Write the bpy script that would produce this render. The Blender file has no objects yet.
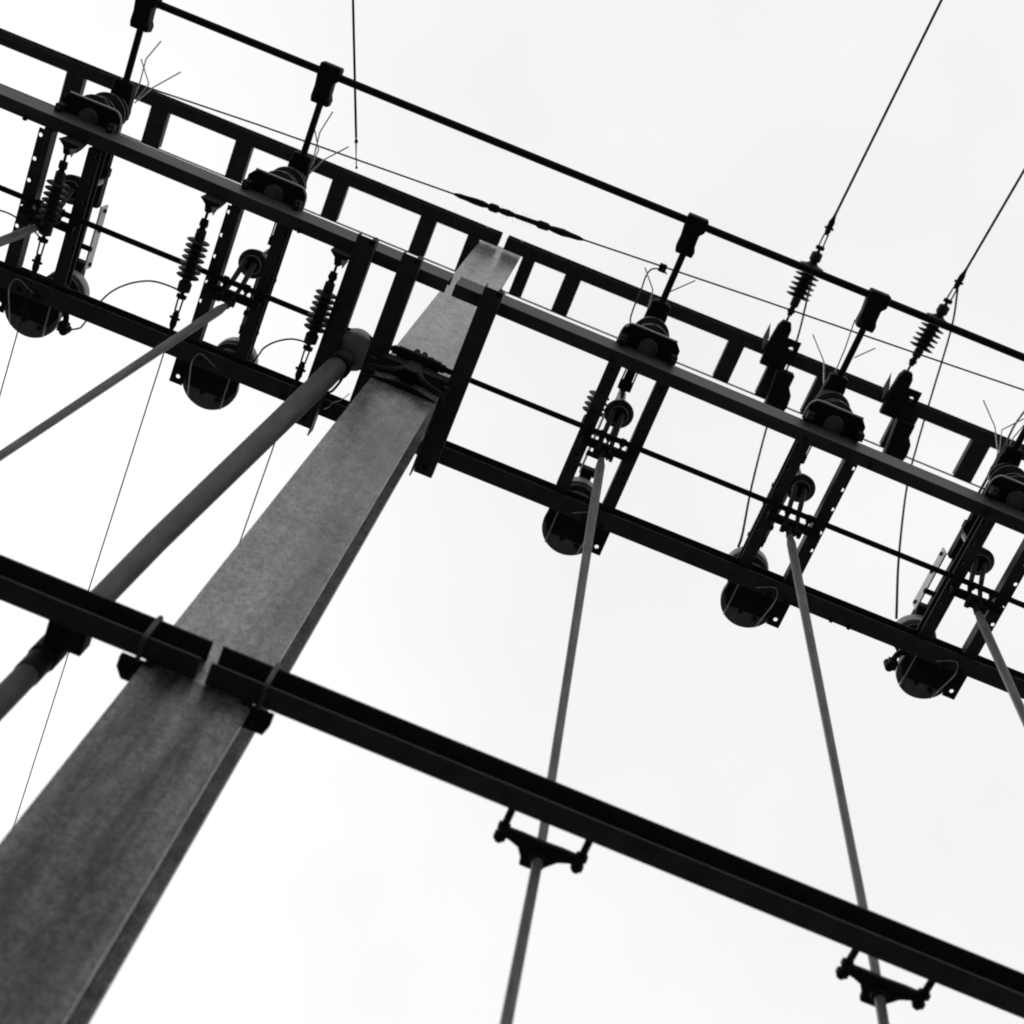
import bpy, bmesh, math, random
from mathutils import Vector, Matrix
random.seed(7)
sc = bpy.context.scene
COL = sc.collection
R = math.radians

# ------------------------------------------------------------------ camera
cd = bpy.data.cameras.new('camera')
cam = bpy.data.objects.new('camera', cd); COL.objects.link(cam)
right = Vector((0.92586, -0.36225, 0.10753)).normalized()
down = Vector((0.37682, 0.86393, -0.33410)).normalized()
fwd = right.cross(down).normalized()
right = down.cross(fwd).normalized()
M = Matrix((right, -down, -fwd)).transposed().to_4x4()
M.translation = (0, 0, 1.6)
cam.matrix_world = M
cd.sensor_width = 36; cd.lens = 51.43
cd.clip_start = 0.05; cd.clip_end = 2000
cd.dof.use_dof = True; cd.dof.focus_distance = 6.9; cd.dof.aperture_fstop = 3.2
sc.camera = cam

# ------------------------------------------------------------------ sky and sun (bright overcast, black and white film)
SUN_AZ = R(-38)      # compass direction of the sun seen from the pole
SUN_EL = R(48)
w = bpy.data.worlds.new('World'); sc.world = w; w.use_nodes = True
nt = w.node_tree; nt.nodes.clear()
out = nt.nodes.new('ShaderNodeOutputWorld'); bg = nt.nodes.new('ShaderNodeBackground')
sky = nt.nodes.new('ShaderNodeTexSky'); sky.sky_type = 'NISHITA'; sky.sun_disc = False
sky.sun_elevation = SUN_EL; sky.sun_rotation = SUN_AZ
sky.air_density = 1.0; sky.dust_density = 4.0; sky.ozone_density = 1.0
bw = nt.nodes.new('ShaderNodeRGBToBW')
tc = nt.nodes.new('ShaderNodeTexCoord')
cl = nt.nodes.new('ShaderNodeTexNoise'); cl.inputs['Scale'].default_value = 1.6; cl.inputs['Detail'].default_value = 5
mr = nt.nodes.new('ShaderNodeMapRange')
mr.inputs['From Min'].default_value = 0.3; mr.inputs['From Max'].default_value = 0.7
mr.inputs['To Min'].default_value = 9.6; mr.inputs['To Max'].default_value = 11.5     # cloud sheet
mx = nt.nodes.new('ShaderNodeMix'); mx.data_type = 'FLOAT'; mx.inputs[0].default_value = 0.87
nt.links.new(tc.outputs['Generated'], cl.inputs['Vector'])
nt.links.new(cl.outputs['Fac'], mr.inputs['Value'])
sep = nt.nodes.new('ShaderNodeSeparateXYZ'); nt.links.new(tc.outputs['Generated'], sep.inputs[0])
gr = nt.nodes.new('ShaderNodeMapRange')      # an overcast sky is paler overhead than at the horizon
gr.inputs['From Min'].default_value = 0.0; gr.inputs['From Max'].default_value = 0.75
gr.inputs['To Min'].default_value = 0.55; gr.inputs['To Max'].default_value = 1.0
nt.links.new(sep.outputs[2], gr.inputs['Value'])
mu = nt.nodes.new('ShaderNodeMath'); mu.operation = 'MULTIPLY'
nt.links.new(mr.outputs[0], mu.inputs[0]); nt.links.new(gr.outputs[0], mu.inputs[1])
nt.links.new(sky.outputs[0], bw.inputs[0])
nt.links.new(bw.outputs[0], mx.inputs[2]); nt.links.new(mu.outputs[0], mx.inputs[3])
nt.links.new(mx.outputs[0], bg.inputs['Color'])
bg.inputs['Strength'].default_value = 0.1
nt.links.new(bg.outputs[0], out.inputs['Surface'])
sl = bpy.data.lights.new('sun', 'SUN'); sl.energy = 0.6; sl.angle = R(25); sl.color = (1, 1, 1)
so = bpy.data.objects.new('sun', sl); COL.objects.link(so)
sdir = Vector((math.sin(SUN_AZ) * math.cos(SUN_EL), math.cos(SUN_AZ) * math.cos(SUN_EL), math.sin(SUN_EL)))
so.rotation_euler = (-sdir).to_track_quat('-Z', 'Y').to_euler()
so.location = sdir * 30
vs = sc.view_settings
vs.view_transform = 'Standard'; vs.look = 'None'; vs.gamma = 1; vs.exposure = 0.0; vs.use_curve_mapping = False

sc.cycles.filter_width = 2.0

# ------------------------------------------------------------------ materials
def mat(name, c0, c1, rough=0.55, metal=0.0, scale=9.0, stretch=(1, 1, 1), spec=0.5, bump=0.0, bscale=60):
    m = bpy.data.materials.new(name); m.use_nodes = True
    n = m.node_tree; p = n.nodes['Principled BSDF']
    t = n.nodes.new('ShaderNodeTexCoord'); mp = n.nodes.new('ShaderNodeMapping'); mp.inputs['Scale'].default_value = stretch
    no = n.nodes.new('ShaderNodeTexNoise'); no.inputs['Scale'].default_value = scale; no.inputs['Detail'].default_value = 8
    no.inputs['Roughness'].default_value = 0.65
    r = n.nodes.new('ShaderNodeMapRange')
    r.inputs['From Min'].default_value = 0.32; r.inputs['From Max'].default_value = 0.68
    r.inputs['To Min'].default_value = c0; r.inputs['To Max'].default_value = c1
    L = n.links.new
    L(t.outputs['Object'], mp.inputs[0]); L(mp.outputs[0], no.inputs['Vector']); L(no.outputs['Fac'], r.inputs['Value'])
    L(r.outputs[0], p.inputs['Base Color'])
    p.inputs['Roughness'].default_value = rough; p.inputs['Metallic'].default_value = metal
    p.inputs['Specular IOR Level'].default_value = spec
    if bump:
        n2 = n.nodes.new('ShaderNodeTexNoise'); n2.inputs['Scale'].default_value = bscale; n2.inputs['Detail'].default_value = 4
        b = n.nodes.new('ShaderNodeBump'); b.inputs['Strength'].default_value = bump; b.inputs['Distance'].default_value = 0.003
        L(t.outputs['Object'], n2.inputs['Vector']); L(n2.outputs['Fac'], b.inputs['Height']); L(b.outputs[0], p.inputs['Normal'])
    return m

STEEL = mat('weathered_steel', 0.02, 0.045, 0.65, 0, 14, spec=0.3, bump=0.25)
RAIL = mat('rail_steel', 0.018, 0.06, 0.55, 0, 7, (0.35, 1, 1), spec=0.3, bump=0.3)
DRUM = mat('cast_drum', 0.05, 0.13, 0.55, 0, 16, spec=0.4, bump=0.5, bscale=90)
DARK = mat('dark_iron', 0.008, 0.02, 0.75, 0, 20, spec=0.15)
PORC = mat('glazed_insulator', 0.012, 0.02, 0.3, 0, 12, spec=0.5)
POLY = mat('polymer_insulator', 0.014, 0.026, 0.6, 0, 12, spec=0.3)
FIBRE = mat('fibre_rod', 0.06, 0.16, 0.6, 0, 34, (1, 1, 0.2), spec=0.4, bump=0.2)
PIPE = mat('grey_pipe', 0.045, 0.10, 0.7, 0, 22, (1, 1, 0.3), bump=0.3, bscale=120)
CAPM = mat('zinc_cap', 0.22, 0.34, 0.5, 0.3, 16)
BRIGHT = mat('bright_wire', 0.55, 0.7, 0.4, 0.3, 20)
WIRE = mat('stranded_wire', 0.01, 0.02, 0.8, 0, 30, spec=0.1)
ZINC = mat('zinc_plate', 0.35, 0.5, 0.5, 0.2, 10)

def pole_material():
    m = bpy.data.materials.new('galvanised_pole'); m.use_nodes = True
    n = m.node_tree; p = n.nodes['Principled BSDF']; L = n.links.new
    t = n.nodes.new('ShaderNodeTexCoord')
    def noise(scale, detail, st, rough=0.6):
        mp = n.nodes.new('ShaderNodeMapping'); mp.inputs['Scale'].default_value = st
        no = n.nodes.new('ShaderNodeTexNoise'); no.inputs['Scale'].default_value = scale
        no.inputs['Detail'].default_value = detail; no.inputs['Roughness'].default_value = rough
        L(t.outputs['Object'], mp.inputs[0]); L(mp.outputs[0], no.inputs['Vector'])
        return no.outputs['Fac']
    def ramp(src, a, b, lo, hi):
        r = n.nodes.new('ShaderNodeMapRange'); r.inputs['From Min'].default_value = a; r.inputs['From Max'].default_value = b
        r.inputs['To Min'].default_value = lo; r.inputs['To Max'].default_value = hi; L(src, r.inputs['Value']); return r.outputs[0]
    def mul(a, b):
        q = n.nodes.new('ShaderNodeMath'); q.operation = 'MULTIPLY'; L(a, q.inputs[0]); L(b, q.inputs[1]); return q.outputs[0]
    base = ramp(noise(26, 9, (1, 1, 0.75), 0.85), 0.36, 0.64, 0.075, 0.29)
    blot = ramp(noise(2.4, 6, (1.6, 1, 0.45)), 0.35, 0.65, 0.72, 1.2)
    streak = ramp(noise(8, 4, (1.8, 1.8, 0.05)), 0.36, 0.62, 0.7, 1.1)
    grain = ramp(noise(110, 3, (1, 1, 1)), 0.34, 0.66, 0.6, 1.4)
    # dirt streaks within a broad darkening of the front face below lower crossarm and clamp, ragged at its ends
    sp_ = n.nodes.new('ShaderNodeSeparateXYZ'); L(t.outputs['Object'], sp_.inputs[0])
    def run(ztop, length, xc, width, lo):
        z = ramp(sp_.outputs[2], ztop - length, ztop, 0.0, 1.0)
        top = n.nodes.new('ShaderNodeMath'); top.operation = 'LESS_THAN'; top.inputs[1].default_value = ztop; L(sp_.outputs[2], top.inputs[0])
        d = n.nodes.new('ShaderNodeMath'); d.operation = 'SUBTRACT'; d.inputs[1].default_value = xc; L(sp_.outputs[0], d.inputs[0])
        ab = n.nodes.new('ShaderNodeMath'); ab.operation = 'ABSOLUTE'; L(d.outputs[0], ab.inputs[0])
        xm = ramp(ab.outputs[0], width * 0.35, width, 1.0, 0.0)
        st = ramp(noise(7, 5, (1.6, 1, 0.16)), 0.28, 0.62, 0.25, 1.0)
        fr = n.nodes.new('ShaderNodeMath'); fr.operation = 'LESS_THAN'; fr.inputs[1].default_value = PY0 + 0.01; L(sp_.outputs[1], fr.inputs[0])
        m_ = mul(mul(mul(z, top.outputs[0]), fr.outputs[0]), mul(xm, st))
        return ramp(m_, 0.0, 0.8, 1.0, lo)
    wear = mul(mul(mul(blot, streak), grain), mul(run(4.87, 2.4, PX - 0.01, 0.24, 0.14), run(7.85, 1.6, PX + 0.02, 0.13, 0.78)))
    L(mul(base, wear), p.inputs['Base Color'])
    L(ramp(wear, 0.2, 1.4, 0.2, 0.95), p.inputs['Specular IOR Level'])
    L(ramp(noise(30, 6, (1, 1, 0.5), 0.75), 0.35, 0.65, 0.22, 0.38), p.inputs['Roughness'])
    b = n.nodes.new('ShaderNodeBump'); b.inputs['Strength'].default_value = 0.25; b.inputs['Distance'].default_value = 0.002
    L(noise(45, 6, (1, 1, 0.7)), b.inputs['Height']); L(b.outputs[0], p.inputs['Normal'])
    return m
PX = -0.472            # pole axis
PY0, PY1 = 1.978, 2.272  # pole front and back
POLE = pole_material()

# ------------------------------------------------------------------ mesh helpers
class MB:
    """collects shapes, then links them as ONE mesh object"""
    def __init__(s): s.bm = bmesh.new()
    def box(s, x0, x1, y0, y1, z0, z1):
        v = [s.bm.verts.new((x, y, z)) for x in (x0, x1) for y in (y0, y1) for z in (z0, z1)]
        for f in ((0, 1, 3, 2), (4, 6, 7, 5), (0, 4, 5, 1), (2, 3, 7, 6), (0, 2, 6, 4), (1, 5, 7, 3)):
            s.bm.faces.new([v[i] for i in f])
        return s
    def sweep(s, prof, axis, a0, a1):
        """closed 2-D profile extruded along x, y or z"""
        def P(u, v, a):
            return {'x': (a, u, v), 'y': (u, a, v), 'z': (u, v, a)}[axis]
        A = [s.bm.verts.new(P(u, v, a0)) for u, v in prof]; B = [s.bm.verts.new(P(u, v, a1)) for u, v in prof]
        k = len(prof)
        for i in range(k): s.bm.faces.new((A[i], A[(i + 1) % k], B[(i + 1) % k], B[i]))
        s.bm.faces.new(A[::-1]); s.bm.faces.new(B)
        return s
    def tube(s, pts, r, n=12):
        pts = [Vector(p) for p in pts]
        rs = list(r) if isinstance(r, (list, tuple)) else [r] * len(pts)
        T = []
        for i in range(len(pts)):
            a = pts[max(i - 1, 0)]; b = pts[min(i + 1, len(pts) - 1)]; T.append((b - a).normalized())
        ref = Vector((0, 0, 1)) if abs(T[0].z) < 0.9 else Vector((1, 0, 0))
        U = (ref - T[0] * ref.dot(T[0])).normalized(); rings = []
        for i, p in enumerate(pts):
            U = (U - T[i] * U.dot(T[i])).normalized(); V = T[i].cross(U)
            rings.append([s.bm.verts.new(p + (U * math.cos(2 * math.pi * k / n) + V * math.sin(2 * math.pi * k / n)) * rs[i]) for k in range(n)])
        for a, b in zip(rings, rings[1:]):
            for k in range(n): s.bm.faces.new((a[k], a[(k + 1) % n], b[(k + 1) % n], b[k]))
        s.bm.faces.new(rings[0][::-1]); s.bm.faces.new(rings[-1])
        return s
    def cyl(s, p0, p1, r0, r1=None, n=20):
        return s.tube([p0, p1], [r0, r0 if r1 is None else r1], n)
    def lathe(s, prof, p0, d=(0, 0, 1), n=28):
        """(radius, height) profile turned about the axis p0 + t*d"""
        p0 = Vector(p0); d = Vector(d).normalized()
        return s.tube_raw([(p0 + d * h, r) for r, h in prof], d, n)
    def tube_raw(s, pr, d, n):
        ref = Vector((0, 0, 1)) if abs(d.z) < 0.9 else Vector((1, 0, 0))
        U = (ref - d * ref.dot(d)).normalized(); V = d.cross(U); rings = []
        for p, r in pr:
            rings.append([s.bm.verts.new(p + (U * math.cos(2 * math.pi * k / n) + V * math.sin(2 * math.pi * k / n)) * max(r, 1e-4)) for k in range(n)])
        for a, b in zip(rings, rings[1:]):
            for k in range(n): s.bm.faces.new((a[k], a[(k + 1) % n], b[(k + 1) % n], b[k]))
        s.bm.faces.new(rings[0][::-1]); s.bm.faces.new(rings[-1])
        return s
    def poly(s, pts, z0, z1):
        return s.sweep(pts, 'z', z0, z1)
    def ring(s, c, R0, r, axis='z', n=28, m=8):
        c = Vector(c); V = []
        for i in range(n):
            a = 2 * math.pi * i / n
            for_j = []
            for j in range(m):
                b = 2 * math.pi * j / m; q = R0 + r * math.cos(b); h = r * math.sin(b)
                o = {'z': (q * math.cos(a), q * math.sin(a), h), 'y': (q * math.cos(a), h, q * math.sin(a)), 'x': (h, q * math.cos(a), q * math.sin(a))}[axis]
                for_j.append(s.bm.verts.new(c + Vector(o)))
            V.append(for_j)
        for i in range(n):
            for j in range(m):
                s.bm.faces.new((V[i][j], V[(i + 1) % n][j], V[(i + 1) % n][(j + 1) % m], V[i][(j + 1) % m]))
        return s
    def holed(s, x0, x1, y0, y1, z0, z1, holes, hx, r):
        """flat strip along y with round holes"""
        hw = min(hx - x0, x1 - hx) * 0.98
        cells = sorted(holes); y = y0
        def solid(a, b):
            if b - a > 1e-4: s.box(x0, x1, a, b, z0, z1)
        for h in cells:
            solid(y, h - hw); y = h + hw
            n = 24; top = {}; rows = {}
            for z in (z0, z1):
                o = []; i = []
                for k in range(n):
                    a = 2 * math.pi * k / n; c, q = math.cos(a), math.sin(a); mxx = max(abs(c), abs(q))
                    ox = hx + c / mxx * hw; 
                    ox = x0 if c / mxx <= -0.999 else (x1 if c / mxx >= 0.999 else hx + c / mxx * (hx - x0 if c < 0 else x1 - hx))
                    o.append(s.bm.verts.new((ox, h + q / mxx * hw, z))); i.append(s.bm.verts.new((hx + c * r, h + q * r, z)))
                rows[z] = (o, i)
            for k in range(n):
                j = (k + 1) % n; (o0, i0), (o1, i1) = rows[z0], rows[z1]
                s.bm.faces.new((o0[k], i0[k], i0[j], o0[j])); s.bm.faces.new((o1[k], o1[j], i1[j], i1[k]))
                s.bm.faces.new((i0[k], i1[k], i1[j], i0[j])); s.bm.faces.new((o0[k], o0[j], o1[j], o1[k]))
        solid(y, y1)
        return s
    def shear(s, ky, kz, xc):
        for v in s.bm.verts:
            v.co.y += ky * (v.co.x - xc); v.co.z += kz * (v.co.x - xc)
        return s
    def bolt(s, p, d=(0, 0, -1), r=0.011, h=0.012):
        p = Vector(p); d = Vector(d)
        s.cyl(p, p + d * h, r, n=6); s.cyl(p + d * h, p + d * (h + 0.012), r * 0.55, n=10)
        return s
    def build(s, name, m, parent=None, bevel=0.0, smooth=True):
        bmesh.ops.recalc_face_normals(s.bm, faces=s.bm.faces)
        a = parent
        while a is not None:            # shapes are written in world metres: make them relative to their thing
            bmesh.ops.translate(s.bm, vec=-Vector(a.location), verts=s.bm.verts); a = a.parent
        me = bpy.data.meshes.new(name); s.bm.to_mesh(me); s.bm.free()
        me.materials.append(m)
        if smooth:
            for f in me.polygons: f.use_smooth = True
            me.set_sharp_from_angle(angle=R(35))
        o = bpy.data.objects.new(name, me); COL.objects.link(o)
        if parent is not None:
            o.parent = parent
        if bevel:
            b = o.modifiers.new('bevel', 'BEVEL'); b.width = bevel; b.segments = 2; b.limit_method = 'ANGLE'; b.angle_limit = R(40)
        return o

def tag(o, label=None, cat=None, group=None, kind=None):
    if label: o['label'] = label
    if cat: o['category'] = cat
    if group: o['group'] = group
    if kind: o['kind'] = kind
    return o
def empty(name, loc=(0, 0, 0)):
    o = bpy.data.objects.new(name, None); COL.objects.link(o); o.location = loc; o.empty_display_size = 0.2
    return o
def children(o): return [c for c in COL.objects if c.parent == o]
def copy_tree(o, parent=None):
    kids = list(o.children)
    c = o.copy(); COL.objects.link(c); c.parent = parent
    for ch in kids: copy_tree(ch, c)
    return c
def curve(pts, n=8):
    """Catmull-Rom through points"""
    P = [Vector(p) for p in pts]; Q = [P[0] * 2 - P[1]] + P + [P[-1] * 2 - P[-2]]; o = []
    for i in range(1, len(Q) - 2):
        a, b, c, d = Q[i - 1:i + 3]
        for k in range(n):
            t = k / n
            o.append(0.5 * ((2 * b) + (c - a) * t + (2 * a - 5 * b + 4 * c - d) * t * t + (3 * b - a - 3 * c + d) * t ** 3))
    o.append(P[-1]); return o
def chan(yw, yo, z0, z1, t=0.008):
    """channel section: web at yw, flange tips at yo"""
    sg = 1 if yo > yw else -1
    return [(yw, z0), (yo, z0), (yo, z0 + t), (yw + sg * t, z0 + t), (yw + sg * t, z1 - t), (yo, z1 - t), (yo, z1), (yw, z1)]


# ------------------------------------------------------------------ ground
g = MB()
N = 24; S = 400.0
gv = [[g.bm.verts.new((-S + 2 * S * i / N, -S + 2 * S * j / N, 0)) for j in range(N + 1)] for i in range(N + 1)]
for i in range(N):
    for j in range(N): g.bm.faces.new((gv[i][j], gv[i + 1][j], gv[i + 1][j + 1], gv[i][j + 1]))
GROUND = mat('dark_ground', 0.05, 0.10, 0.95, 0, 0.8)
tag(g.build('ground', GROUND, smooth=False), kind='structure')

# ------------------------------------------------------------------ pole: broad-flange steel section
t = 0.018; wb = 0.012
x0, x1 = PX - 0.15, PX + 0.15
p = MB().sweep([(x0, PY0), (x1, PY0), (x1, PY0 + t), (PX + wb / 2, PY0 + t), (PX + wb / 2, PY1 - t), (x1, PY1 - t),
                (x1, PY1), (x0, PY1), (x0, PY1 - t), (PX - wb / 2, PY1 - t), (PX - wb / 2, PY0 + t), (x0, PY0 + t)], 'z', -0.2, 11.66)
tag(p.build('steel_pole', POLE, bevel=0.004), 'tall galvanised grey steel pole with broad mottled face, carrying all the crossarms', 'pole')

# ------------------------------------------------------------------ lower crossarm
lc = tag(empty('lower_crossarm', (PX, PY0, 4.88)), 'single dark channel crossarm bolted across the pole below the switch platform', 'crossarm')
def add(mb, name, m, parent, bevel=0.0):
    """mesh made in world coordinates, parented to a thing"""
    return mb.build(name, m, parent, bevel)
B0, B1 = 4.872, 4.980
for a, b in ((-3.4, PX - 0.014), (PX + 0.014, 3.4)):
    add(MB().sweep(chan(1.974, 1.910, B0, B1, 0.007), 'x', a, b).shear(0, -0.0133, PX), 'beam', STEEL, lc, 0.0015)
for bx in (PX - 0.165, PX + 0.165):
    add(MB().tube(curve([(bx, 2.0, 4.861), (bx, 1.93, 4.861), (bx, 1.908, 4.868), (bx, 1.904, 4.91), (bx, 1.904, 4.980), (bx, 1.93, 4.988), (bx, 1.975, 4.988)], 5), 0.007, 10), 'u_bolt', RAIL, lc)
    s = 1 if bx > PX else -1
    add(MB().poly([(bx - 0.045, 1.977), (bx + 0.045, 1.977), (bx + 0.045, 2.01), (bx + s * 0.02 + 0.015, 2.04), (bx - 0.025, 2.04), (bx - 0.045, 2.01)], 4.853, B0 - 0.0133 * (bx - PX) - 0.0004)
        .bolt((bx, 2.015, 4.853)), 'clamp_plate', DARK, lc)

# ------------------------------------------------------------------ switch platform
sp = tag(empty('switch_platform', (PX, 2.0, 8.1)), 'long horizontal steel channel platform clamped to the pole under the disconnector switches', 'platform')
for a, b in ((-4.2, PX + 0.0), (PX + 0.034, 4.2)):
    add(MB().sweep(chan(1.520, 1.580, 8.10, 8.28), 'x', a, b).shear(0.005, 0, 1.05), 'rail', RAIL, sp, 0.002)
add(MB().sweep(chan(2.337, 2.250, 8.10, 8.205), 'x', -4.2, 4.2).shear(-0.004, 0, 1.0), 'rail', STEEL, sp, 0.002)
for cx in (-0.872, -0.655, -0.262):
    q = MB().sweep([(cx - 0.045, 8.03), (cx + 0.045, 8.03), (cx + 0.045, 8.097), (cx + 0.037, 8.097), (cx + 0.037, 8.038), (cx - 0.037, 8.038), (cx - 0.037, 8.097), (cx - 0.045, 8.097)],
                  'y', 1.455, 2.40)
    add(q, 'crossbar', STEEL, sp, 0.002)
    add(MB().cyl((cx + 0.025, 1.472, 8.03), (cx + 0.025, 1.472, 8.135), 0.011, n=12), 'bolt', DARK, sp)
    add(MB().cyl((cx, 2.36, 8.018), (cx, 2.36, 8.10), 0.011, n=12), 'bolt', DARK, sp)
for cx in (-0.872, -0.262):
    add(MB().box(cx + 0.046, cx + 0.052, 1.93, 2.42, 7.99, 8.09) if cx < PX else MB().box(cx - 0.054, cx - 0.047, 1.98, 2.40, 7.96, 8.09), 'gusset', STEEL, sp, 0.001)
for bx in (-2.5, -1.18, 0.35, 1.3, 1.62, 2.2):
    for q in ((bx, 1.56, 8.10), (bx + 0.17, 2.325, 8.10), (bx + 0.26, 2.325, 8.10)): add(MB().bolt(q, h=0.014), 'bolt', DARK, sp)

# ------------------------------------------------------------------ upper frame
uf = tag(empty('top_frame', (PX, 2.0, 11.5)), 'ladder-like steel frame with short battens at the pole top', 'frame')
for a, b in ((-5.5, PX - 0.022), (PX + 0.022, 5.5)):
    add(MB().sweep(chan(1.950, 1.862, 11.50, 11.60), 'x', a, b).shear(-0.005, 0, 1.0), 'rail', STEEL, uf, 0.002)
for a, b in ((-5.5, x0 - 0.003), (x1 + 0.003, 5.5)):
    add(MB().box(a, b, 2.224, 2.230, 11.50, 11.53), 'rail', STEEL, uf, 0.001)
for bx, bw_ in ((-4.8, .12), (-4.2, .12), (-3.56, .125), (-2.95, .125), (-2.34, .12), (-1.64, .115), (-0.995, .115), (-0.665, .085), (-0.262, .09), (0.065, .115),
                (0.68, .115), (1.27, .115), (1.585, .11), (1.93, .12), (2.545, .15), (3.09, .13), (3.7, .12), (4.3, .12)):
    add(MB().sweep([(bx - bw_ / 2, 11.505), (bx + bw_ / 2, 11.505), (bx + bw_ / 2, 11.575), (bx - bw_ / 2, 11.575)], 'y', 1.94 - 0.005 * (bx - 1.0), 2.2215), 'batten', STEEL, uf, 0.003)
for bx in (PX - 0.13, PX + 0.12):
    add(MB().box(bx - 0.012, bx + 0.012, 1.862, 1.8675, 11.515, 11.535), 'clip', CAPM, uf)
# dead-end brackets for the two lines that leave over the viewer's head
for rx in (1.515, 2.405):
    q = MB().poly([(rx - 0.055, 2.0), (rx - 0.06, 1.82), (rx - 0.05, 1.71), (rx - 0.03, 1.668), (rx + 0.025, 1.668), (rx + 0.045, 1.71), (rx + 0.05, 1.82), (rx + 0.06, 2.0)], 11.44, 11.496)
    add(q, 'anchor_bracket', DARK, uf, 0.003)
    q = MB().holed(rx + 0.052, rx + 0.15, 1.77, 1.90, 11.47, 11.482, [1.835], rx + 0.10, 0.016)
    add(q, 'lug', DARK, uf)
    q = MB().poly([(rx - 0.10, 1.72), (rx - 0.065, 1.82), (rx - 0.072, 1.92), (rx - 0.105, 1.83)], 11.48, 11.486)
    add(q, 'tab', ZINC, uf)
    hx = rx + 0.165
    q = MB().poly([(hx - 0.10, 1.98), (hx + 0.03, 1.98), (hx + 0.03, 2.07), (hx + 0.065, 2.12), (hx + 0.075, 2.2), (hx + 0.06, 2.27), (hx - 0.07, 2.27)], 11.40, 11.50)
    add(q, 'housing', DARK, uf, 0.01)

# ------------------------------------------------------------------ shaft and its clamp on the pole
tag(MB().tube([(-4.0, 1.905, 8.10), (0, 1.905, 8.10), (4.0, 1.895, 8.10)], 0.0135, 14).build('drive_shaft', DARK),
    'thin horizontal drive shaft running along the middle of the switch platform', 'shaft')
pc = tag(empty('shaft_clamp', (PX, 1.96, 8.0)), 'dark clamp with curved arms holding the drive shaft to the pole face', 'clamp')
q = MB().sweep([(1.920, 7.98), (1.975, 7.95), (1.975, 8.062), (1.920, 8.062)], 'x', PX - 0.19, PX + 0.175)
add(q, 'clamp_bar', DARK, pc, 0.003)
for s in (-1, 1):
    add(MB().tube(curve([(PX + s * 0.18, 1.95, 7.86), (PX + s * 0.13, 1.935, 7.83), (PX + s * 0.07, 1.925, 7.86), (PX + s * 0.03, 1.925, 7.96), (PX, 1.925, 8.06)]), 0.016, 10), 'arm', DARK, pc)
    add(MB().cyl((PX + s * 0.175, 1.91, 7.87), (PX + s * 0.175, 2.0, 7.87), 0.016, n=6), 'bolt', DARK, pc)
add(MB().sweep([(PX - 0.19, 1.976), (PX - 0.03, 1.95), (PX + 0.03, 1.95), (PX + 0.17, 1.976)], 'z', 7.80, 7.815), 'saddle', DARK, pc)
add(MB().box(PX - 0.035, PX + 0.03, 1.91, 1.976, 7.90, 8.12), 'clamp_block', DARK, pc, 0.006)
add(MB().cyl((PX - 0.105, 1.905, 8.10), (PX + 0.105, 1.905, 8.10), 0.026).cyl((PX - 0.13, 1.905, 8.10), (PX - 0.105, 1.905, 8.10), 0.02).cyl((PX + 0.105, 1.905, 8.10), (PX + 0.13, 1.905, 8.10), 0.02), 'bearing_sleeve', DARK, pc, 0.003)
for dx in (-0.025, 0.012):
    add(MB().cyl((PX + dx, 1.90, 8.10), (PX + dx, 1.90, 8.185), 0.012).cyl((PX + dx, 1.90, 8.165), (PX + dx, 1.90, 8.182), 0.017, n=6), 'bolt', DARK, pc)
add(MB().ring((PX + 0.05, 1.90, 8.165), 0.014, 0.004, 'y', 16, 6).cyl((PX + 0.05, 1.90, 8.10), (PX + 0.05, 1.90, 8.15), 0.005), 'eye_bolt', DARK, pc)

# ------------------------------------------------------------------ disconnector switches
def sheds(mb, x, y, z0, z1, n, rc, rs, n_seg=32):
    prof = [(rc * 1.05, 0)]
    H = z1 - z0; st = H / n
    for k in range(n):
        h = k * st; r = rs * (1.0 if k % 2 == 0 else 0.86)
        prof += [(rc, h + 0.1 * st), (r, h + 0.25 * st), (r * 1.01, h + 0.31 * st), (r * 0.97, h + 0.38 * st), (rc * 1.1, h + 0.75 * st), (rc, h + 0.9 * st)]
    prof.append((rc * 1.02, H))
    return mb.lathe(prof, (x, y, z0), (0, 0, 1), n_seg)

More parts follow.
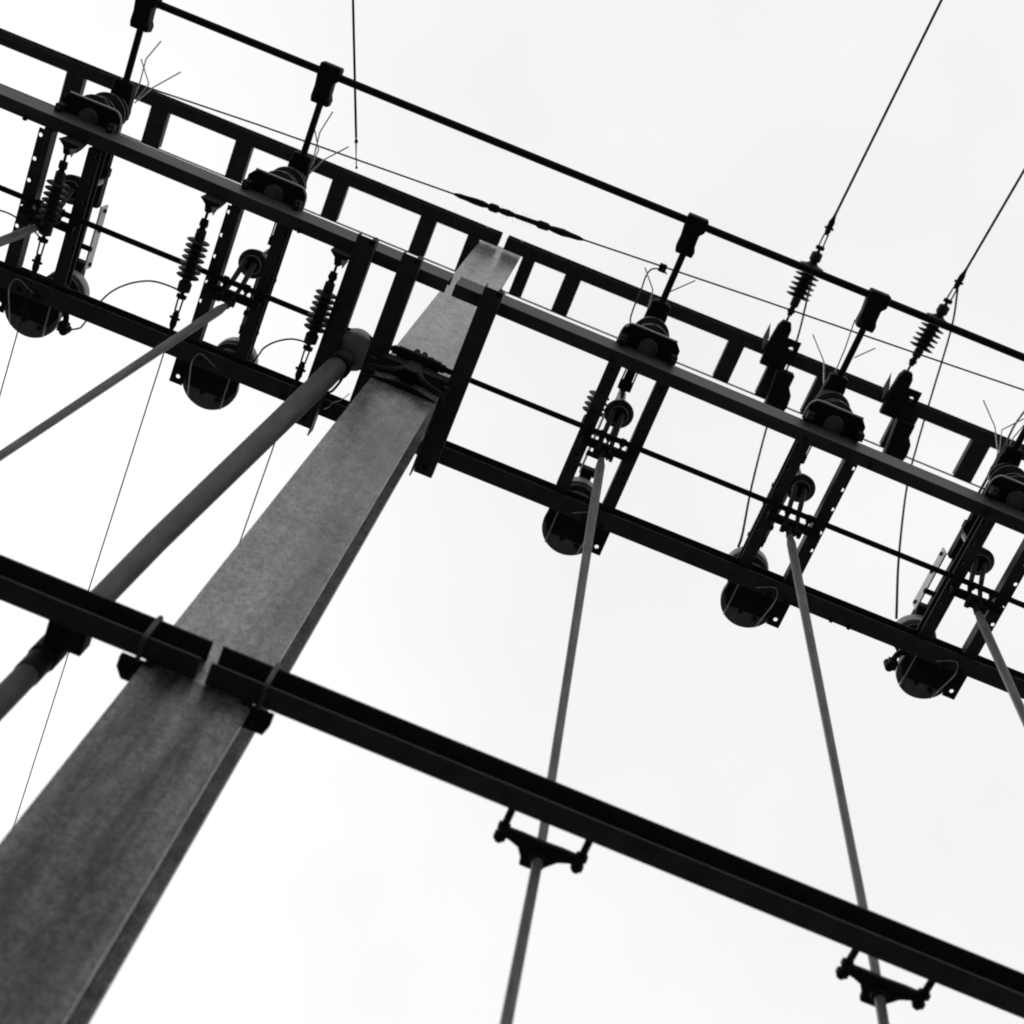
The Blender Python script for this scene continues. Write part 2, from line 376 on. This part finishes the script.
HOLES = [1.70, 1.725, 1.829, 1.957, 2.053]
def make_switch(side, hx=0.1372):
    """side -1 / +1: which outer side the mounting ear and the terminal sit on"""
    r = empty('disconnector_switch', (0, 0, 8.1))
    P = lambda mb, n, m, bev=0.0: add(mb, n, m, r, bev)
    z0, z1 = 8.13, 8.20
    for s in (-1, 1):
        xi, xo = s * 0.088, s * 0.150       # web towards the middle, flanges outwards
        a, b = min(xi, xo), max(xi, xo)
        q = MB().holed(a, b, 1.581, 2.247, z0, z0 + 0.006, [1.60 + 0.012, 1.725, 1.829, 1.957, 2.053], s * hx, 0.0095)
        q.box(a, b, 1.581, 2.247, z1 - 0.006, z1)
        wa, wb_ = (xi, xi + s * 0.006)
        q.box(min(wa, wb_), max(wa, wb_), 1.581, 2.247, z0 + 0.006, z1 - 0.006)
        P(q, 'channel', STEEL)
        for y in (1.66, 1.89, 2.12): P(MB().cyl((s * 0.10, y, z0 - 0.005), (s * 0.10, y, z0), 0.007, n=8), 'rivet', STEEL)
    # mounting bracket on the near rail
    q = MB().poly([(-0.142, 1.565), (-0.142, 1.45), (-0.115, 1.418), (0.115, 1.418), (0.142, 1.45), (0.142, 1.565)], 8.292, 8.302)
    P(q, 'mounting_bracket', DARK, 0.002)
    k = -side
    P(MB().tube(curve([(-k * 0.115, 1.413, 8.296), (0, 1.413, 8.296), (k * 0.095, 1.413, 8.296), (k * 0.125, 1.422, 8.296), (k * 0.143, 1.452, 8.296), (k * 0.146, 1.52, 8.296)], 6), 0.0045, 8), 'bracket_lit_edge', BRIGHT)  # bright tube painted in as the highlight on the bracket plate's edge
    P(MB().lathe([(0.03, 0), (0.046, 0.004), (0.048, 0.02), (0.04, 0.024)], (0, 1.495, 8.268)), 'base_boss', DRUM)
    for s in (-1, 1):
        P(MB().box(s * 0.125 - 0.016, s * 0.125 + 0.016, 1.468, 1.506, 8.22, 8.29), 'clamp_lug', DARK, 0.004)
        P(MB().cyl((s * 0.125, 1.487, 8.205), (s * 0.125, 1.487, 8.22), 0.010, n=12), 'clamp_bolt', STEEL)
    # near post insulator
    pi = P(sheds(MB(), 0, 1.48, 8.31, 8.63, 4, 0.052, 0.092), 'post_insulator', PORC)
    c = MB().lathe([(0.05, 0), (0.055, 0.01), (0.055, 0.05), (0.045, 0.06)], (0, 1.48, 8.63)).build('cap', DARK, pi)
    # rotating middle insulator on the drive lever
    pm = P(MB().lathe([(0.045, 0), (0.058, 0.006), (0.07, 0.014), (0.071, 0.02), (0.069, 0.026), (0.05, 0.05), (0.062, 0.056), (0.062, 0.064), (0.045, 0.09), (0.022, 0.12), (0.022, 0.37)], (0, 1.845, 8.30), n=36), 'post_insulator', PORC)
    c = MB().lathe([(0.02, -0.018), (0.036, -0.016), (0.038, 0.0)], (0, 1.845, 8.30)).build('cap', DARK, pm)
    P(MB().ring((0, 1.845, 8.297), 0.043, 0.0022, 'z', 36, 6), 'gasket', CAPM)
    # far post insulator on its base drum
    pf = P(sheds(MB(), 0, 2.43, 8.262, 8.60, 5, 0.075, 0.105), 'post_insulator', PORC)
    c = MB().lathe([(0.13, 0), (0.137, 0.004), (0.137, 0.034), (0.115, 0.042)], (0, 2.443, 8.218), n=48)
    for k in range(4): c.cyl((0.07 * math.cos(k * 1.57 + 0.6), 2.44 + 0.07 * math.sin(k * 1.57 + 0.6), 8.212), (0.07 * math.cos(k * 1.57 + 0.6), 2.44 + 0.07 * math.sin(k * 1.57 + 0.6), 8.218), 0.012, n=10)
    c = c.build('base_drum', DRUM, pf)
    c = MB().lathe([(0.09, 0), (0.108, 0.004), (0.112, 0.02), (0.112, 0.06), (0.098, 0.085), (0.06, 0.10)], (0, 2.43, 8.60), n=40).build('cap', CAPM, pf)
    # base plate with a holed ear
    q = MB().poly([(-0.135, 2.255), (0.135, 2.255), (0.135, 2.43), (0.10, 2.49), (-0.10, 2.49), (-0.135, 2.43)], 8.2065, 8.2115)
    P(q, 'base_plate', DARK)
    q = MB().holed(*( (-0.185, -0.12) if side < 0 else (0.118, 0.182)), 2.30, 2.505, 8.200, 8.206, [2.468], side * 0.150, 0.0105)
    P(q, 'ear', DARK)
    # lever, fork and bearing bracket under the channels
    for s in (-1, 1):
        P(MB().tube([(s * 0.022 - 0.008, 1.835, 8.285), (s * 0.026 - 0.012, 1.93, 8.16), (s * 0.028 - 0.014, 1.968, 8.06)], [0.014, 0.012, 0.010], 8), 'lever_arm', STEEL)
        P(MB().cyl((s * 0.028 - 0.014, 1.93, 8.165), (s * 0.028 - 0.014, 1.995, 8.05), 0.006, n=8), 'link', DARK)
    q = MB().box(-0.13, 0.13, 1.944, 1.982, 8.085, 8.125)
    P(q, 'bearing_bracket', DARK, 0.004)
    for u in (-0.05, 0.055): P(MB().cyl((u - 0.012, 1.905, 8.10), (u + 0.012, 1.905, 8.10), 0.020).box(u - 0.006, u + 0.006, 1.905, 1.95, 8.09, 8.11), 'crank', DARK)
    P(MB().cyl((-0.05, 1.972, 8.03), (0.03, 1.972, 8.03), 0.013).cyl((-0.062, 1.972, 8.03), (-0.045, 1.972, 8.03), 0.022, n=8).cyl((0.022, 1.972, 8.03), (0.036, 1.972, 8.03), 0.022, n=8), 'fork_pin', DARK)
    # contact bars between the posts
    P(MB().box(-0.022, 0.022, 1.50, 1.775, 8.665, 8.70), 'contact_bar', DARK)
    for u in (-0.030, 0.030): P(MB().cyl((u, 1.54, 8.675), (u, 1.775, 8.675), 0.004, n=8), 'contact_spring', DARK)
    P(MB().box(-0.034, 0.034, 1.7755, 1.82, 8.66, 8.71), 'contact_jaw', DARK, 0.004)
    for s in (-1, 1):
        bl = P(MB().box(s * 0.036 - 0.004, s * 0.036 + 0.004, 1.975, 2.315, 8.695, 8.785), 'contact_blade', ZINC if s == -side else DARK)
        for y in (2.0, 2.105, 2.29): MB().cyl((s * 0.036 - 0.014, y, 8.745), (s * 0.036 + 0.014, y, 8.745), 0.011, n=10).build('bolt', DARK, bl)
    P(MB().box(-0.015, 0.015, 1.80, 1.99, 8.69, 8.75), 'blade_holder', DARK)
    P(MB().box(-0.03, 0.03, 2.28, 2.40, 8.69, 8.75), 'blade_holder', DARK)
    P(MB().cyl((-0.045, 2.20, 8.70), (0.045, 2.20, 8.70), 0.014), 'spacer', DARK)
    # terminal block and the stub that carries the bus tube
    P(MB().poly([(-0.052, 1.52), (-0.052, 1.40), (-0.047, 1.37), (-0.050, 1.345), (-0.03, 1.335), (0.03, 1.335), (0.050, 1.345), (0.047, 1.37), (0.052, 1.40), (0.052, 1.52)], 8.625, 8.69), 'terminal_block', DARK, 0.008)
    ts = P(MB().cyl((0, 1.36, 8.652), (0, 0.99, 8.65), 0.0165, n=16), 'stub', DARK)
    q = MB().poly([(-0.048, 0.895), (0.048, 0.895), (0.052, 0.905), (0.052, 0.955), (0.034, 0.975), (0.036, 1.03), (0.046, 1.055), (0.042, 1.085), (-0.042, 1.085), (-0.048, 1.06), (-0.046, 1.01), (-0.052, 0.955), (-0.052, 0.905)], 8.615, 8.69)
    q.cyl((-0.03, 1.05, 8.60), (-0.03, 1.05, 8.70), 0.012, n=8).cyl((0.03, 1.05, 8.60), (0.03, 1.05, 8.70), 0.012, n=8)
    q = q.build('tee_clamp', DARK, ts, 0.008)
    # earthing wire bent over the base drum
    s = side
    P(MB().tube(curve([(s * 0.078, 2.548, 8.21), (s * 0.080, 2.45, 8.15), (s * 0.082, 2.345, 8.092), (s * 0.072, 2.295, 8.086), (s * 0.045, 2.278, 8.086), (s * -0.03, 2.312, 8.088)], 6), 0.0032, 6), 'earth_wire', CAPM)
    P(MB().box(-s * 0.088 - 0.003, -s * 0.088 + 0.003, 2.345, 2.545, 8.200, 8.2175), 'seam', ZINC)
    for q in ((-0.05, 2.40), (0.035, 2.42), (-0.02, 2.50), (0.06, 2.51)): P(MB().cyl((q[0], q[1], 8.205), (q[0], q[1], 8.2175), 0.011, n=6), 'stud', DARK)
    return r

UX = [-2.292, -1.378, 0.490, 1.428, 2.358]
LAB = ['dark disconnector switch in the upper left corner, its bright blade showing beside the channel',
       'dark disconnector switch between two ribbed strain insulators, left of the thick conduit pipe',
       'dark disconnector switch right next to the pole, its channels showing no holes',
       'middle of the three dark disconnector switches right of the pole, with holed channel',
       'rightmost dark disconnector switch, with a pale contact blade along its channel']
GRP = 'disconnector switches in a row on the platform'
pl = make_switch(-1); pm = make_switch(1, 0.121); pr = make_switch(1)
SW = [pl, copy_tree(pl), pm, pr, copy_tree(pr)]
for o, x, l in zip(SW, UX, LAB):
    o.location.x = x; tag(o, l, 'switch', GRP)
for o, k in ((SW[0], 1), (SW[4], -1)):      # cable lugs beside the end drums
    c = o.location.x + k * 0.205
    add(MB().tube(curve([(c - k * 0.10, 2.36, 8.195), (c - k * 0.03, 2.375, 8.17), (c, 2.40, 8.12)]), 0.014, 10).box(c - 0.022, c + 0.022, 2.395, 2.44, 8.08, 8.13), 'cable_lug', DARK, o, 0.004)
    add(MB().cyl((c + k * 0.012, 2.43, 8.07), (c + k * 0.012, 2.43, 8.14), 0.021, n=8), 'nut', DARK, o, 0.003)
# arcing horns: bent bright wires, every switch has its own crooked set
HORN = [[[(-2.203, 1.108), (-2.244, 1.212), (-2.242, 1.325), (-2.257, 1.49)], [(-2.272, 1.223), (-2.198, 1.318), (-2.237, 1.41)], [(-2.071, 1.208), (-2.178, 1.33), (-2.24, 1.43)]],
        [[(-1.321, 1.107), (-1.346, 1.217), (-1.337, 1.333), (-1.345, 1.42)], [(-1.195, 1.232), (-1.289, 1.337), (-1.335, 1.432)], [(-1.392, 1.19), (-1.325, 1.30), (-1.338, 1.42)]],
        [[(0.35, 1.225), (0.428, 1.309), (0.438, 1.37), (0.445, 1.43)], [(0.60, 1.19), (0.503, 1.29), (0.47, 1.40)]],
        [[(1.23, 1.214), (1.336, 1.315), (1.39, 1.429)], [(1.384, 1.07), (1.40, 1.216), (1.405, 1.30), (1.41, 1.42)], [(1.535, 1.16), (1.46, 1.24)]],
        [[(2.125, 1.193), (2.234, 1.29), (2.306, 1.398), (2.32, 1.45)], [(2.40, 1.13), (2.27, 1.29), (2.31, 1.385), (2.33, 1.45)], [(2.36, 1.02), (2.37, 1.16), (2.34, 1.30), (2.34, 1.45)]]]
for o, hs in zip(SW, HORN):
    for h in hs:
        pts = [(x, y, 8.70 + 0.015 * (i == 0)) for i, (x, y) in enumerate(h)]
        q = MB().tube(pts, [0.0034] * len(pts), 8)
        m = add(q, 'arcing_horn', BRIGHT, o)

tag(MB().tube([(-3.9, 0.954, 8.65), (0, 0.933, 8.65), (3.9, 0.912, 8.65)], 0.0185, 18).build('bus_tube', DARK),
    'long straight dark bus tube held in tee clamps along the upper edge', 'bus tube')

# ------------------------------------------------------------------ operating rods
def rod(ax, bx, cx, label):
    o = empty('operating_rod', (bx, 2.02, 0)); tag(o, label, 'rod', 'vertical operating rods under the switches')
    pts = []; rs = []
    for z, rr in ((8.03, 0.010), (7.96, 0.013), (7.86, 0.021), (7.4, 0.0195), (6.6, 0.017), (5.8, 0.0145), (5.0, 0.0135), (4.925, 0.0135), (4.87, 0.0145), (3.0, 0.0145), (1.2, 0.0145)):
        k = (8.03 - z) / 3.03; pts.append((ax + (bx - ax) * k if z >= 5 else bx + (cx - bx) * (5 - z) / 0.8, 1.970 + 0.12 * min(k, 1.0), z)); rs.append(rr)
    add(MB().tube(pts, rs, 16), 'shaft', FIBRE, o)
    add(MB().cyl((ax, 1.969, 8.05), (ax, 1.973, 7.95), 0.012, 0.016, 12), 'ferrule', DARK, o)
    return o
rod(-2.278, -2.36, -2.38, 'thin grey operating rod leaving the picture under the switch at the platform end')
rod(-1.358, -1.470, -1.49, 'thin grey operating rod slanting past the edge beside the thick conduit pipe')
rod(0.472, 0.513, 0.499, 'grey operating rod nearest the pole, running straight down through a guide on the lower crossarm')
rod(1.402, 1.482, 1.458, 'long grey operating rod passing the guide near the lower right corner')
rod(2.338, 2.425, 2.43, 'short visible grey operating rod leaving the picture at the right edge')

def guide(gx, label):
    o = tag(empty('rod_guide', (gx, 2.06, 4.9)), label, 'rod guide', 'rod guides on the lower crossarm')
    zz = 4.9
    for s in (-1, 1):
        ex = gx - 0.006 + s * 0.109
        bo = add(MB().cyl((ex, 1.96, zz), (ex, 2.10, zz), 0.0105, n=14), 'bolt', DARK, o)
        for y in (2.045, 2.075): add(MB().cyl((ex, y, zz), (ex, y + 0.017, zz), 0.019, n=6), 'nut', DARK, bo, 0.002)
    cx = gx - 0.006
    outl = [(-0.118, 2.052), (-0.06, 2.050), (0.0, 2.052), (0.06, 2.050), (0.118, 2.052), (0.118, 2.078), (0.085, 2.081), (0.058, 2.092), (0.034, 2.118), (0.022, 2.140), (-0.034, 2.140), (-0.038, 2.118), (-0.055, 2.092), (-0.085, 2.081), (-0.118, 2.078)]
    add(MB().poly([(cx + a, b) for a, b in outl], zz - 0.011, zz + 0.011), 'yoke', DARK, o, 0.005)
    add(MB().lathe([(0.017, 0), (0.023, 0.004), (0.023, 0.03), (0.017, 0.034)], (gx - 0.002 if gx < 1 else gx - 0.010, 2.092, zz - 0.04)), 'sleeve', DARK, o)
    return o
guide(0.513, 'dark forked rod guide on two bolts, the one nearer the pole')
guide(1.488, 'dark forked rod guide on two bolts in the lower right corner')

# ------------------------------------------------------------------ conduit pipe
cp = tag(empty('conduit_pipe', (-0.9, 2.03, 0)), 'thick tapering grey pipe beside the pole, topped by a round drum', 'pipe')
PIP = [(-0.785, 2.015, 8.02), (-0.80, 2.027, 7.55), (-0.818, 2.04, 7.0), (-0.860, 2.068, 5.7), (-0.872, 2.085, 5.0), (-0.877, 2.09, 4.5), (-0.885, 2.10, 3.0), (-0.90, 2.10, 0.0)]
pts = PIP; rs = [0.05, 0.0485, 0.0455, 0.0372, 0.0330, 0.0325, 0.0325, 0.0325]
add(MB().tube(pts, rs, 28), 'pipe', PIPE, cp)
add(MB().lathe([(0.05, 0), (0.085, 0.002), (0.092, 0.012), (0.092, 0.10), (0.075, 0.12)], (-0.765, 1.975, 8.03), n=40), 'drum', CAPM, cp, 0.002)
add(MB().lathe([(0.05, 0), (0.058, 0.003), (0.058, 0.05), (0.05, 0.053)], (-0.784, 2.016, 7.86)), 'collar', DARK, cp)
add(MB().tube(curve([(-0.775, 2.05, 8.03), (-0.78, 2.10, 8.0), (-0.80, 2.16, 8.0), (-0.83, 2.2, 8.06), (-0.84, 2.24, 8.12)]), 0.006, 8), 'cable', WIRE, cp)
add(MB().tube(curve([(-0.76, 2.05, 8.03), (-0.765, 2.11, 8.0), (-0.785, 2.17, 8.0), (-0.81, 2.21, 8.06), (-0.82, 2.25, 8.12)]), 0.006, 8), 'cable', WIRE, cp)
add(MB().tube(curve([(-0.71, 2.16, 8.02), (-0.735, 2.20, 8.0), (-0.765, 2.225, 8.0), (-0.775, 2.25, 7.99), (-0.795, 2.27, 8.0)]), 0.0022, 6), 'cable_tie', BRIGHT, cp)
q = MB().box(-0.89, -0.785, 1.976, 2.05, 4.89, 4.96)
add(q, 'bracket', DARK, cp, 0.004)
add(MB().lathe([(0.032, 0), (0.040, 0.004), (0.040, 0.085), (0.032, 0.09)], (-0.8735, 2.086, 4.87)).lathe([(0.032, 0), (0.0355, 0.003), (0.0355, 0.085), (0.032, 0.09)], (-0.8745, 2.0875, 4.78)), 'sleeve', DARK, cp)

# ------------------------------------------------------------------ strain insulators and the lines they hold
def strain(start, d, label, group, n=7, scale=1.08, fat=1.2):
    """polymer strain insulator: shackle, sheds, clevis, wedge clamp"""
    o = tag(empty('strain_insulator', start), label, 'insulator', group)
    d = Vector(d).normalized(); S0 = Vector(start); k = scale
    A = lambda h: S0 + d * h * k
    side = d.cross(Vector((0, 0, 1))).normalized()
    q = MB().tube([A(-0.02), A(0.055)], 0.006 * k, 10); q.cyl(A(0.045) - side * 0.016, A(0.045) + side * 0.016, 0.011 * k)
    q.cyl(A(0.055), A(0.085), 0.013 * k).cyl(A(0.05), A(0.066), 0.019 * k, n=8)
    add(q, 'shackle', DARK, o)
    prof = [(0.012, 0.078), (0.021, 0.085), (0.022, 0.12), (0.018, 0.124)]
    z = 0.13; st = 0.026
    for i in range(n):
        prof += [(0.018 * fat, z), (0.038 * fat, z + 0.003), (0.0405 * fat, z + 0.0055), (0.038 * fat, z + 0.0075), (0.023 * fat, z + 0.013), (0.018 * fat, z + 0.017)]; z += st
    e = z
    prof += [(0.018, e), (0.025, e + 0.006), (0.028, e + 0.012), (0.027, e + 0.045), (0.012, e + 0.052)]
    add(MB().tube_raw([(S0 + d * h * k, r * k) for r, h in prof], d, 24), 'sheds', POLY, o)
    e += 0.052
    q = MB().cyl(A(e - 0.005), A(e + 0.03), 0.008 * k).cyl(A(e + 0.02) - side * 0.02 * k, A(e + 0.02) + side * 0.02 * k, 0.01 * k).cyl(A(e + 0.012), A(e + 0.03), 0.015 * k, n=8)
    for s in (-1, 1): q.tube([A(e + 0.02) + side * s * 0.011 * k, A(e + 0.09) + side * s * 0.009 * k, A(e + 0.1)], 0.004 * k, 6)
    add(q, 'clevis', DARK, o)
    q = MB().tube([A(e + 0.085), A(e + 0.10), A(e + 0.15), A(e + 0.17), A(e + 0.20)], [0.006 * k, 0.014 * k, 0.015 * k, 0.009 * k, 0.005 * k], 12)
    q.cyl(A(e + 0.12) - side * 0.022 * k, A(e + 0.12) + side * 0.022 * k, 0.006 * k)
    add(q, 'wedge_clamp', DARK, o)
    return A(e + 0.19), d
def line(p, d, r, L, sag, label, group, n=24):
    pts = []
    for i in range(n + 1):
        s = L * (i / n) ** 1.6; u = s / L
        q = p + Vector(d) * s; q.z -= sag * 4 * u * (1 - u); pts.append(q)
    return tag(MB().tube(pts, r, 8).build('line_conductor', WIRE), label, 'conductor', group)
G1 = 'strain insulators slung under the platform'; G2 = 'strain insulators at the top frame'
for x, l1, l2 in ((-2.249, 'strain insulator half hidden between the channels of the switch at the platform end', 'thin line wire leaving the picture at the left edge under the end switch'),
                  (-1.575, 'ribbed strain insulator hanging in the open sky between two switches', 'thin line wire crossing behind the lower crossarm and the conduit pipe'),
                  (-0.956, 'ribbed strain insulator against the first crossbar beside the conduit pipe', 'thin line wire that runs behind the pole')):
    e, d = strain((x, 1.612, 8.0), (0, 1, 0), l1, G1)
    line(e, (0, 1, 0), 0.0032, 70, 0.5, l2, 'line wires running away below the platform')
    add(MB().poly([(x - 0.05, 1.56), (x + 0.05, 1.56), (x + 0.03, 1.595), (x + 0.012, 1.618), (x - 0.012, 1.618), (x - 0.02, 1.585)], 7.99, 8.095), 'hanger_bracket', DARK, sp, 0.003)
    add(MB().poly([(x + 0.014, 1.585), (x + 0.045, 1.575), (x + 0.03, 1.62)], 7.984, 7.989), 'tab', ZINC, sp)
add(MB().poly([(0.35, 1.56), (0.41, 1.56), (0.395, 1.66), (0.355, 1.66)], 8.285, 8.37), 'hanger_bracket', DARK, sp, 0.003)
e, d = strain((0.372, 1.66, 8.36), (0, 1, 0), 'strain insulator mostly hidden behind the channel of the switch next to the pole', G1, n=4, scale=1.1)
for x, dx, l1, l2 in ((1.512, -0.010, 'ribbed strain insulator crossing the bus tube next to the tee clamp', 'long overhead wire rising to the top edge at the right'),
                      (2.402, 0.055, 'ribbed strain insulator near the right edge, in front of the sky', 'overhead wire leaving the picture through the right edge')):
    e, d = strain((x, 1.68, 11.5), (dx, -1, 0), l1, G2, n=7, scale=1.4, fat=1.5)
    line(e, (dx if dx > 0 else 0.018, -1, 0), 0.0085, 70, 0.3, l2, 'overhead wires passing above the viewer')

# ------------------------------------------------------------------ jumpers and loops
def wire(name, pts, r, label, cat='wire', m=WIRE, group=None, n=8):
    return tag(MB().tube(curve(pts, n), r, 8).build(name, m), label, cat, group)
JG = 'jumper wires dropping to the switches'
wire('jumper_wire', [(1.50, 1.19, 11.49), (1.525, 1.25, 11.5), (1.60, 1.50, 11.68), (1.68, 1.819, 11.80), (1.721, 2.258, 11.75), (1.671, 2.376, 11.3), (1.532, 2.43, 10.1), (1.39, 2.36, 8.95), (1.355, 2.36, 8.70)], 0.007, 'dark jumper wire dropping to the middle switch right of the pole', group=JG)
wire('jumper_wire', [(2.43, 1.0, 11.49), (2.47, 1.08, 11.52), (2.603, 1.343, 11.75), (2.694, 1.805, 11.76), (2.719, 2.118, 11.6), (2.599, 2.266, 10.9), (2.41, 2.37, 9.7), (2.255, 2.395, 8.70)], 0.007, 'dark jumper wire dropping to the switch with the pale contact plate', group=JG)
wire('jumper_wire', [(3.34, 1.2, 11.5), (3.318, 1.704, 11.75), (2.752, 1.617, 10.02), (2.185, 1.53, 8.283)], 0.007, 'dark slanting jumper wire close to the right edge, behind the bent horns', group=JG)
LG = 'thin wire loops at the strain clamps'
wire('wire_loop', [(-2.08, 2.43, 8.10), (-1.995, 2.37, 8.03), (-1.966, 2.325, 8.0), (-1.908, 2.168, 8.0), (-1.835, 2.078, 8.0), (-1.732, 2.015, 8.0), (-1.629, 2.002, 8.0), (-1.58, 2.01, 8.0)], 0.0042, 'thin wire loop arching between two switches at the left', group=LG)
wire('wire_loop', [(-1.25, 2.38, 8.26), (-1.165, 2.16, 8.03), (-1.146, 2.106, 8.0), (-1.107, 2.059, 8.0), (-1.047, 2.019, 8.0), (-0.992, 2.006, 8.0), (-0.958, 2.012, 8.0)], 0.0042, 'thin wire loop curving to the insulator beside the conduit pipe', group=LG)
wire('wire_loop', [(-2.90, 2.3, 8.0), (-2.7, 2.06, 8.0), (-2.55, 1.995, 8.0), (-2.43, 1.972, 8.0), (-2.31, 2.0, 8.0), (-2.252, 2.03, 8.0)], 0.0042, 'thin wire loop entering at the left edge behind the end switch', group=LG)
# span wire with its insulated link
tag(MB().tube([(-4.2, 1.50, 9.0), (-3.075, 1.432, 9.0), (-2.228, 1.388, 9.0), (-1.72, 1.354, 9.0), (-0.655, 1.299, 9.0)], 0.0044, 8).build('span_wire', WIRE),
    'thin span wire above the platform, from the upper left as far as the insulated link', 'wire', 'two lengths of the span wire')
tag(MB().tube([(0.015, 1.264, 9.0), (0.94, 1.203, 9.0), (2.007, 1.139, 9.0), (2.369, 1.116, 9.0), (4.2, 1.0, 9.0)], 0.0044, 8).build('span_wire', WIRE),
    'thin span wire running from the insulated link to the right edge', 'wire', 'two lengths of the span wire')
lk = tag(empty('insulated_link', (-0.32, 1.28, 9.0)), 'spindle shaped insulated link with bird spikes in the thin span wire', 'insulator')
A, Bv = Vector((-0.665, 1.299, 9.0)), Vector((0.025, 1.264, 9.0))
def K(u): return A.lerp(Bv, u)
add(MB().tube([K(u) for u in (0, .04, .10, .16, .22, .26, .28, .33, .35, .37, .42, .44, .48)], [.006, .012, .013, .017, .017, .011, .021, .021, .012, .015, .017, .014, .009], 14), 'clamp', DARK, lk)
add(MB().tube([K(u) for u in (.48, .52, .60, .64)], [.012, .013, .013, .014], 12), 'rod', DARK, lk)
add(MB().tube([K(u) for u in (.64, .66, .72, .74, .77, .84, .90, .96, 1.0)], [.016, .021, .02, .012, .016, .019, .014, .012, .005], 14), 'clamp', DARK, lk)
q = MB()
for i in range(7):
    u = 0.38 + i * 0.036; c = K(u); a = random.uniform(-0.4, 0.4)
    for s in (-1, 1):
        q.tube([c, c + Vector((a * 0.03 + 0.012 * s, s * (0.032 + 0.012 * a), 0.01 * i - 0.03))], 0.0005, 4)
q.tube([K(0.34), K(0.66)], 0.0105, 8)
add(q, 'bird_spikes', WIRE, lk)
tp = tag(empty('tap_wire', (0.449, 1.242, 9.0)), 'hooked tap wire clipped to the span wire, falling to the switch below', 'wire')
add(MB().tube(curve([(0.478, 1.262, 8.99), (0.449, 1.25, 8.99), (0.400, 1.268, 9.0), (0.385, 1.31, 8.98), (0.382, 1.345, 8.85), (0.372, 1.375, 8.65), (0.372, 1.44, 8.50), (0.40, 1.47, 8.45)]), 0.004, 8), 'strand', WIRE, tp)
add(MB().box(0.428, 0.466, 1.222, 1.262, 8.975, 9.015).bolt((0.447, 1.245, 8.975)), 'clip', DARK, tp, 0.004)
dw = tag(empty('hanging_wire', (-1.223, 1.228, 9.0)), 'loose straight wire coming in from the top edge and ending at the span wire', 'wire')
add(MB().tube([(-3.6, -5.2, 9.0), (-1.452, 0.617, 9.0), (-1.223, 1.225, 9.0)], 0.0062, 8), 'strand', WIRE, dw)
add(MB().tube([(-1.223, 1.225, 9.0), (-1.195, 1.3, 8.99), (-1.169, 1.365, 8.985)], [0.0045, 0.003, 0.003], 8).cyl((-1.219, 1.235, 9.0), (-1.213, 1.25, 9.0), 0.009, n=8).cyl((-1.172, 1.357, 8.986), (-1.168, 1.367, 8.984), 0.006, n=8), 'tail', WIRE, dw)
